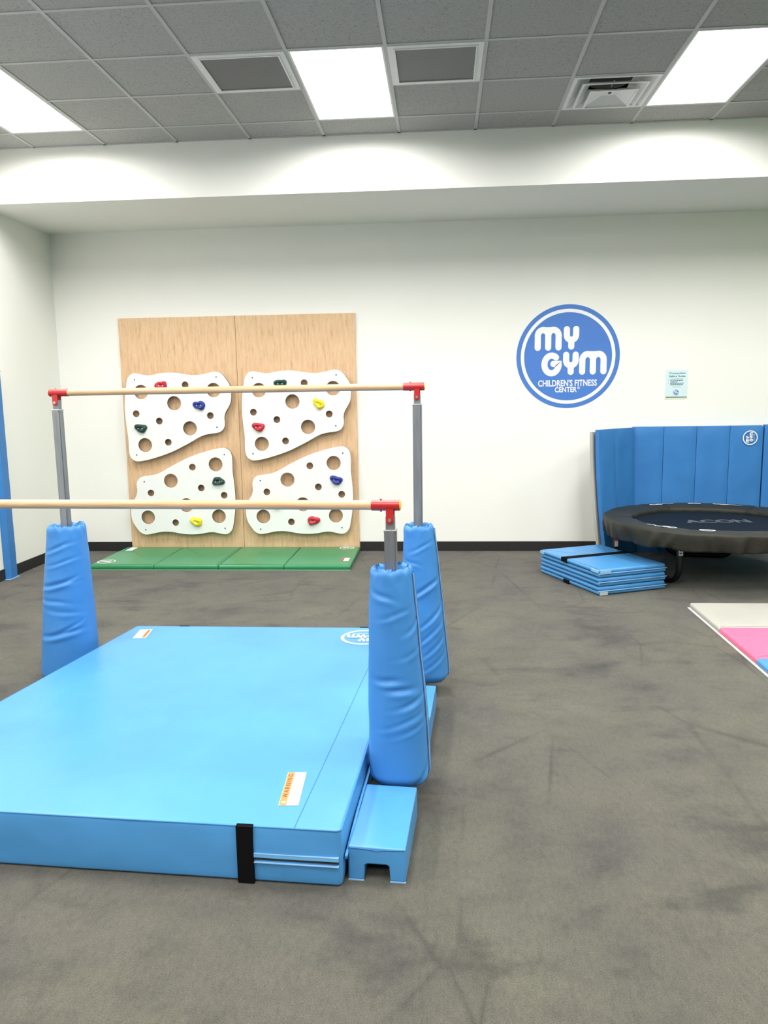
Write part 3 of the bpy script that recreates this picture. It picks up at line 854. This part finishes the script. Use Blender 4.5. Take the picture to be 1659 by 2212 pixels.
# ------------------------------------------------------------------ trampoline
TX, TY = 2.305, 6.735
tp = tag(empty('trampoline', (TX, TY, 0)), 'small round black trampoline with padded dark rim, in front of the blue wall mats', 'trampoline')
frn = random.Random(5)
FOLDS = [(math.radians(q*17+frn.uniform(-5, 5)), frn.uniform(.018, .045), frn.uniform(-1.2, 1.2)) for q in range(21)]
def tp_rim():
    NA = 300; prof = [(.645, .452), (.642, .470), (.655, .492), (.70, .503), (.76, .508), (.82, .509), (.880, .507), (.896, .502), (.903, .485), (.900, .440), (.893, .405), (.884, .375), (.880, .362), (.872, .362), (.86, .44)]
    bm = bmesh.new(); rings = []
    seams = [math.radians(a) for a in (-75, -15, 45, 105, 165, 225)]
    for ip, (r, z) in enumerate(prof):
        ring = []
        for k in range(NA):
            a = 2*PI*k/NA; c, s = math.cos(a), math.sin(a)
            # sagging polygonal outline
            rr = r; zz = z
            dn = min(abs((a-q+PI) % (2*PI)-PI) for q in seams)
            if .66 < r < .9 and z > .47: zz -= .010*math.exp(-(dn/.025)**2)
            if r < .70: rr += .022*(1-abs(math.sin(3*(a-seams[0]))))-.010
            q = Vector((c*5, s*5, z*6))
            if z < .49 and r > .86:
                k2 = (.50-z)/.14
                rr += .030*k2*noise.noise(Vector((c*6, s*6, 2+z*5)))+.020*k2*noise.noise(Vector((c*15, s*15, 5+z*4)))
                for fa, fw_, fs in FOLDS:
                    da = (a-fa-fs*(.5-z)+PI) % (2*PI)-PI
                    rr += k2*(.020*math.exp(-(da/fw_)**2)-.014*math.exp(-((da-fw_*1.8)/fw_)**2))
                zz += .016*k2*noise.noise(Vector((c*4, s*4, 7)))
            else:
                zz += .007*noise.noise(q)+.004*noise.noise(Vector((c*14*r, s*14*r, 3)))
                rr += .006*noise.noise(Vector((c*6, s*6, 9)))
            ring.append(bm.verts.new((TX+rr*c, TY+rr*s, zz)))
        rings.append(ring)
    for A, B in zip(rings[:-1], rings[1:]):
        for i in range(NA): bm.faces.new((A[i], A[(i+1) % NA], B[(i+1) % NA], B[i]))
    return from_bm('rim_pad', bm, 'skirt_vinyl', tp, smooth=True)
rim = tp_rim()
for a in (-75, -15, 45, 105, 165, 225):
    q = math.radians(a); c, s = math.cos(q), math.sin(q)
    pts = [(TX+r*c, TY+r*s, z) for r, z in ((.655, .490), (.70, .4965), (.78, .501), (.86, .499), (.893, .488))]
    tube('rim_seam', pts, .003, 'black_tube', rim, n=6)
bed = from_py('jumping_bed', [(TX+.72*math.cos(2*PI*k/64), TY+.72*math.sin(2*PI*k/64), .452) for k in range(64)]+[(TX+.72*math.cos(2*PI*k/64), TY+.72*math.sin(2*PI*k/64), .446) for k in range(64)],
        [list(range(64)), list(range(127, 63, -1))]+[[k, 64+k, 64+(k+1) % 64, (k+1) % 64] for k in range(64)], 'bed_navy', tp)
lay('bed_lettering', [text2('ACON', .17, .56, bold=.045, shear=.0)], (TX+.075, TY+.09, .4525), (1, .03, 0), (0, 1, 0), 'bed_print', bed)
def squiggle(ang, r, mir=1, sc=1):
    q = math.radians(ang); c, s = math.cos(q), math.sin(q)
    P1 = [(-.13, .0), (-.08, .012), (-.05, -.012), (-.01, -.006), (.005, .018), (.03, .028), (.05, .022)]
    P2 = [(-.02, -.014), (.01, -.004), (.03, -.012), (.045, .004), (.02, .008)]
    P3 = arc(.085, .004, .034, .020, 20, 350, 14)
    polys = []
    for P, wd in ((P1, .010), (P2, .009), (P3, .011)):
        polys += stroke2([(x*sc*mir, y*sc) for x, y in P], wd*sc, 8)
    return polys, Vector((TX+r*c, TY+r*s, .5135)), Vector((-s, c, 0)), Vector((-c, -s, 0))
for ang, r, kind in ((107, .77, 's'), (83, .78, 'o'), (62, .78, 's'), (-137, .765, 's'), (-111, .765, 'o'), (-62, .765, 's')):
    polys, O, ex, ey = squiggle(ang, r)
    if kind == 'o':
        polys = [ring2(.030, .040, n=32, ky=.62)]+[shift2(text2('ACON', .016, .05), 0, 0)]
        polys = [([(v[0]*1.5, v[1]*1.5) for v in p[0]], p[1]) for p in polys]
    if TY > O.y: ex, ey = ex, ey
    lay('rim_emblem', polys, O, ex, ey, 'white_print', rim)
tube('frame_ring', [(TX+.845*math.cos(2*PI*k/48), TY+.845*math.sin(2*PI*k/48), .435) for k in range(49)], .021, 'black_tube', tp, n=10)
def u_leg(p0, p1):
    p0, p1 = Vector((*p0, 0)), Vector((*p1, 0)); d = (p1-p0).normalized(); L0 = (p1-p0).length
    c = Vector((TX, TY, 0)); pts = []; R = .12; r = .026
    for z in (.43, .3, .15): pts.append(p0+Vector((0, 0, z)))
    for k in range(9):
        t = PI/2*k/8; pts.append(p0+d*(R*(1-math.cos(t)))+Vector((0, 0, r+.001+R*(1-math.sin(t)))))
    for k in range(9):
        t = PI/2*(1-k/8); pts.append(p0+d*(L0-R*(1-math.cos(t)))+Vector((0, 0, r+.001+R*(1-math.sin(t)))))
    for z in (.15, .3, .43): pts.append(p1+Vector((0, 0, z)))
    return tube('leg', pts, r, 'black_tube', tp, n=12)
lg = u_leg((1.925, 6.325), (1.560, 7.00))
u_leg((2.70, 6.02), (3.04, 6.70)); u_leg((2.75, 7.40), (2.15, 7.50))
bm = bmesh.new(); add_box(bm, 1.925-.017, 1.925+.017, 6.2955, 6.300, .255, .350)
from_bm('leg_label', bm, 'white_print', lg)
box('label_band', 1.925-.0172, 1.925+.0172, 6.2948, 6.2965, .333, .3502, 'red_print', lg)
for z in (.272, .292, .312): box('label_lettering', 1.916, 1.933, 6.2949, 6.2960, z, z+.007, 'black_print', lg)
box('leg_label', 1.545, 1.575, 6.9705, 6.975, .20, .33, 'white_print', lg)
box('label_band', 1.5445, 1.5755, 6.9698, 6.972, .25, .27, 'red_print', lg)

# ------------------------------------------------------------------ wall mats behind the trampoline
def mat_panel(parent, a, b, th, z0, z1, seed, mat='blue_vinyl_wall', lean=None, back=None):
    """upright padded panel from plan point a to b, thickness th towards the room side"""
    a, b = Vector(a), Vector(b); d = (b-a).normalized(); n = Vector((d.y, -d.x)); L0 = (b-a).length
    NU, NV = 10, 26; bm = bmesh.new()
    g = {}
    for f in (0, 1):
        for i in range(NU+1):
            for j in range(NV+1):
                u, v = i/NU, j/NV
                eu = min(1, min(u, 1-u)*NU/1.4); ev = min(1, min(v, 1-v)*NV/1.2)
                puff = (eu*ev)**.45
                z = z0+(z1-z0)*v
                off = th*(.84+.16*puff) if f else 0
                if f: off += .007*noise.noise(Vector((u*2.2+seed*3, v*4.5, seed)))*puff
                p = a+d*(u*L0)+n*off
                if lean: p = p+Vector(lean)*((1-v)**1.6)
                g[f, i, j] = bm.verts.new((p.x, p.y, z))
    for i in range(NU):
        for j in range(NV):
            bm.faces.new((g[1,i,j], g[1,i+1,j], g[1,i+1,j+1], g[1,i,j+1])); bm.faces.new((g[0,i,j], g[0,i,j+1], g[0,i+1,j+1], g[0,i+1,j]))
    for i in range(NU):
        for j in (0, NV): bm.faces.new((g[0,i,j], g[0,i+1,j], g[1,i+1,j], g[1,i,j]))
    for j in range(NV):
        for i in (0, NU): bm.faces.new((g[0,i,j], g[0,i,j+1], g[1,i,j+1], g[1,i,j]))
    o = from_bm('panel', bm, mat, parent, smooth=True); o.data.set_sharp_from_angle(angle=1.0); return o
YW = YB-.016
fm = tag(empty('wall_mat', (2.46, YW, 0)), 'upright blue folding mat with white emblem, against the wall behind the trampoline', 'gym mat', 'blue mats standing behind the trampoline')
xs = [1.852, 2.146, 2.458, 2.770, 3.082]
for i in range(4): mat_panel(fm, (xs[i]+.002, YW), (xs[i+1]-.002, YW), .058, .002, 1.238, i+1)
for i in range(4): box('top_hem', xs[i]+.002, xs[i+1]-.002, YW-.012, YW-.001, 1.236, 1.241, 'blue_seam', fm)
mini_emblem((2.955, YW-.066, 1.125), (0, 0, 1), (-1, 0, 0), .070, 'white_print', fm)
fm2 = tag(empty('wall_mat', (3.55, YW, 0)), 'upright blue folding mat at the right edge of the photo, beyond the emblem mat', 'gym mat', 'blue mats standing behind the trampoline')
for i in range(3): mat_panel(fm2, (3.094+i*.312, YW), (3.094+i*.312+.308, YW), .058, .002, 1.248, i+11)
fm3 = tag(empty('wall_mat', (1.63, 7.45, 0)), 'upright blue folding mat standing at an angle, left end of the row behind the trampoline', 'gym mat', 'blue mats standing behind the trampoline')
A0, A1, A2 = (1.412, 7.300), (1.600, 7.500), (1.832, 7.712)
mat_panel(fm3, A0, A1, .045, .002, 1.236, 21, lean=(.10, -.01)); mat_panel(fm3, A1, A2, .045, .002, 1.236, 22, lean=(.05, -.005))
nb = Vector((-.07, .07))*.45
for P0, P1, sd in ((A0, A1, 31), (A1, A2, 32)):
    p0 = Vector(P0)+nb*1.35; p1 = Vector(P1)+nb*1.2
    if sd == 32: p1 = Vector((1.80, 7.728))
    mat_panel(fm3, p0, p1, .035, .002, 1.215, sd, 'grey_vinyl', lean=(.10 if sd == 31 else .05, -.01))

# ------------------------------------------------------------------ folded blue mat
st = tag(empty('folded_mat', (1.3, 6.5, 0)), 'blue folding mat folded into a stack with black strap, beside the trampoline', 'gym mat')
F0 = Vector((1.214, 5.974)); e1 = Vector((.919, .393)).normalized(); e2 = Vector((-e1.y, e1.x)); LW, LL = .619, .888
def sp(u, v): q = F0+e1*u+e2*v; return (q.x, q.y)
lh = .0348
for k in range(6):
    j = .004*((-1)**k)
    soft_slab('panel', [sp(.0+j, .004), sp(LW+j, 0), sp(LW+j, LL), sp(j, LL-.004)], .003+k*lh, .003+(k+1)*lh-.0015, 'blue_vinyl_mat', st, rad=.008, edge=.011, step=.09, amp=.004, freq=10, bulge=.003, nz=4, seed=k*2.3)
def sbox(name, u0, u1, v0, v1, z0, z1, mat, parent=st):
    M = Matrix(((e1.x, e2.x, 0, F0.x), (e1.y, e2.y, 0, F0.y), (0, 0, 1, 0), (0, 0, 0, 1)))
    return box(name, u0, u1, v0, v1, z0, z1, mat, parent, M=M)
for k in (1, 3, 5):
    sbox('hem', -.006, LW+.010, -.010, .004, .003+k*lh-.0032, .003+k*lh+.0016, 'blue_hem')
    sbox('hem', LW, LW+.010, .004, LL, .003+k*lh-.0032, .003+k*lh+.0016, 'blue_hem')
for k in (2, 4): sbox('fold_seam', -.003, .001, .004, LL-.004, .003+k*lh-.002, .003+k*lh+.0015, 'blue_seam')
ztop = .003+6*lh
sbox('strap', -.012, LW+.006, .455, .535, ztop-.0015, ztop+.0012, 'black_strap')
sbox('strap', -.013, -.004, .455, .535, ztop-.034, ztop+.0012, 'black_strap')
sbox('strap', -.013, -.002, .42, .495, .004, .034, 'black_strap')
sbox('corner_patch', -.010, -.004, .005, .10, ztop-.030, ztop-.008, 'blue_hem')
sbox('corner_patch', .005, .10, -.010, -.005, ztop-.030, ztop-.008, 'blue_hem')
sbox('corner_patch', .005, .075, -.011, -.005, .006, .032, 'grey_hem')
sbox('corner_patch', -.010, -.004, LL-.07, LL-.005, ztop-.030, ztop-.008, 'blue_hem')

# ------------------------------------------------------------------ tri-colour mat
tm = tag(empty('folding_mat', (2.41, 4.7, 0)), 'grey, pink and blue folding mat flat on the carpet at the right edge', 'gym mat')
for i, mt in enumerate(('grey_vinyl', 'pink_vinyl', 'blue_vinyl_mat', 'green_vinyl')):
    y1 = 5.638-i*.608; y0 = y1-.604
    soft_slab('panel', [(1.803, y0), (3.022, y0), (3.022, y1), (1.803, y1)], .004, .044, mt, tm, rad=.01, edge=.012, step=.12, amp=.002, freq=8, bulge=.003, seed=i)
    box('hem', 1.788, 1.806, y0+.002, y1-.002, .001, .0055, 'white_hem', tm)
    if i < 3: box('hinge', 1.806, 3.02, y0-.004, y0+.0005, .003, .030, 'white_hem', tm)
box('hem', 1.788, 3.03, 5.634, 5.646, .001, .0055, 'white_hem', tm)

# ------------------------------------------------------------------ padded strip on the left wall
wp = tag(empty('wall_pad', (-3.89, 6.54, 0)), 'tall narrow blue padded strip on the left wall at the photo edge', 'wall pad')
soft_slab('padding', [(-3.918, 6.462), (-3.866, 6.492), (-3.872, 6.606), (-3.918, 6.606)], .006, 1.84, 'blue_vinyl_wall', wp, rad=.008, edge=.008, step=.03, amp=.002, freq=12, nz=40, seed=3)
box('hem', -3.919, -3.858, 6.455, 6.612, .0005, .0055, 'blue_hem', wp)
box('top_trim', -3.919, -3.868, 6.47, 6.606, 1.84, 1.846, 'blue_seam', wp)

# ------------------------------------------------------------------ wall emblem
EX, EZ, ER = 1.222, 1.929, .497
em = tag(empty('wall_decal', (EX, YB-.001, EZ)), 'large round blue wall decal with white ring and MY GYM lettering', 'wall decal')
O = (EX, YB, EZ); ux, uz = (1, 0, 0), (0, 0, 1)
lay('blue_disc', [disc2(ER, n=96)], O, ux, uz, 'logo_blue', em, th=.0015)
lay('white_ring', [ring2(.850*ER, .915*ER, n=96)], O, ux, uz, 'white_print', em, th=.0025)
for nm, polys in my_gym(ER): lay(nm, polys, O, ux, uz, 'white_print', em, th=.0025)
kk = ER/420
lay('lettering', [shift2(text2("CHILDREN'S FITNESS", 54*kk, 480*kk, caps=True, bold=.022), 0, -(855-641)*kk)], O, ux, uz, 'white_print', em, th=.0025)
lay('lettering', [shift2(text2("CENTER", 44*kk, 180*kk, caps=True, bold=.022), -12*kk, -(909-641)*kk)]+[shift2(ring2(8*kk, 11*kk, n=20), 92*kk, -(896-641)*kk), shift2(text2('R', 10*kk), 92*kk, -(896-641)*kk)], O, ux, uz, 'white_print', em, th=.0025)

# ------------------------------------------------------------------ poster
PX, PZ, PW, PH = 2.266, 1.649, .200, .264
po = tag(empty('safety_poster', (PX, YB, PZ-PH/2)), 'small pale poster of trampoline safety rules on the wall above the wall mats', 'poster')
box('sleeve', PX-PW/2-.008, PX+PW/2+.008, YB-.003, YB-.0005, PZ-PH/2-.012, PZ+PH/2+.004, 'laminate', po)
O = (PX, YB-.003, PZ)
lay('sheet', [rect2(-PW/2, PW/2, -PH/2, PH/2)], O, ux, uz, 'paper', po, th=.0006)
lay('grass_strip', [rect2(-PW/2, PW/2, -PH/2, -PH/2+.010)], O, ux, uz, 'paper_green', po, th=.0011)
lay('title_lettering', [shift2(text2('Trampoline', .021, .155, bold=.02), .003, .100), shift2(text2('Safety Rules', .021, .155, bold=.02), .003, .072)], O, ux, uz, 'poster_blue', po, th=.0011)
ln = []
for v, u0, u1, num in ((.047, -.062, .058, '1.'), (.033, -.062, .058, '2.'), (.020, -.062, .006, ''), (.007, -.062, .070, '3.'), (-.006, -.062, .056, '')):
    u = u0
    while u < u1:
        l = random.uniform(.010, .022); ln.append(rect2(u, min(u1, u+l), v-.0028, v+.0028)); u += l+.004
    if num: ln.append(shift2(text2(num, .008), -.078, v))
lay('rule_lines', ln, O, ux, uz, 'poster_blue', po, th=.0011)
lay('thanks_lettering', [shift2(text2('Thank you!', .013, .085), 0, -.030)], O, ux, uz, 'red_print', po, th=.0011)
lay('poster_emblem', [shift2(disc2(.028), -.002, -.082)], O, ux, uz, 'logo_blue', po, th=.0011)
lay('emblem_lettering', [shift2(ring2(.022, .0245, n=30), -.002, -.082)]+[shift2(p, -.002, -.082) for _, l in my_gym(.027) for p in l], O, ux, uz, 'white_print', po, th=.0016)
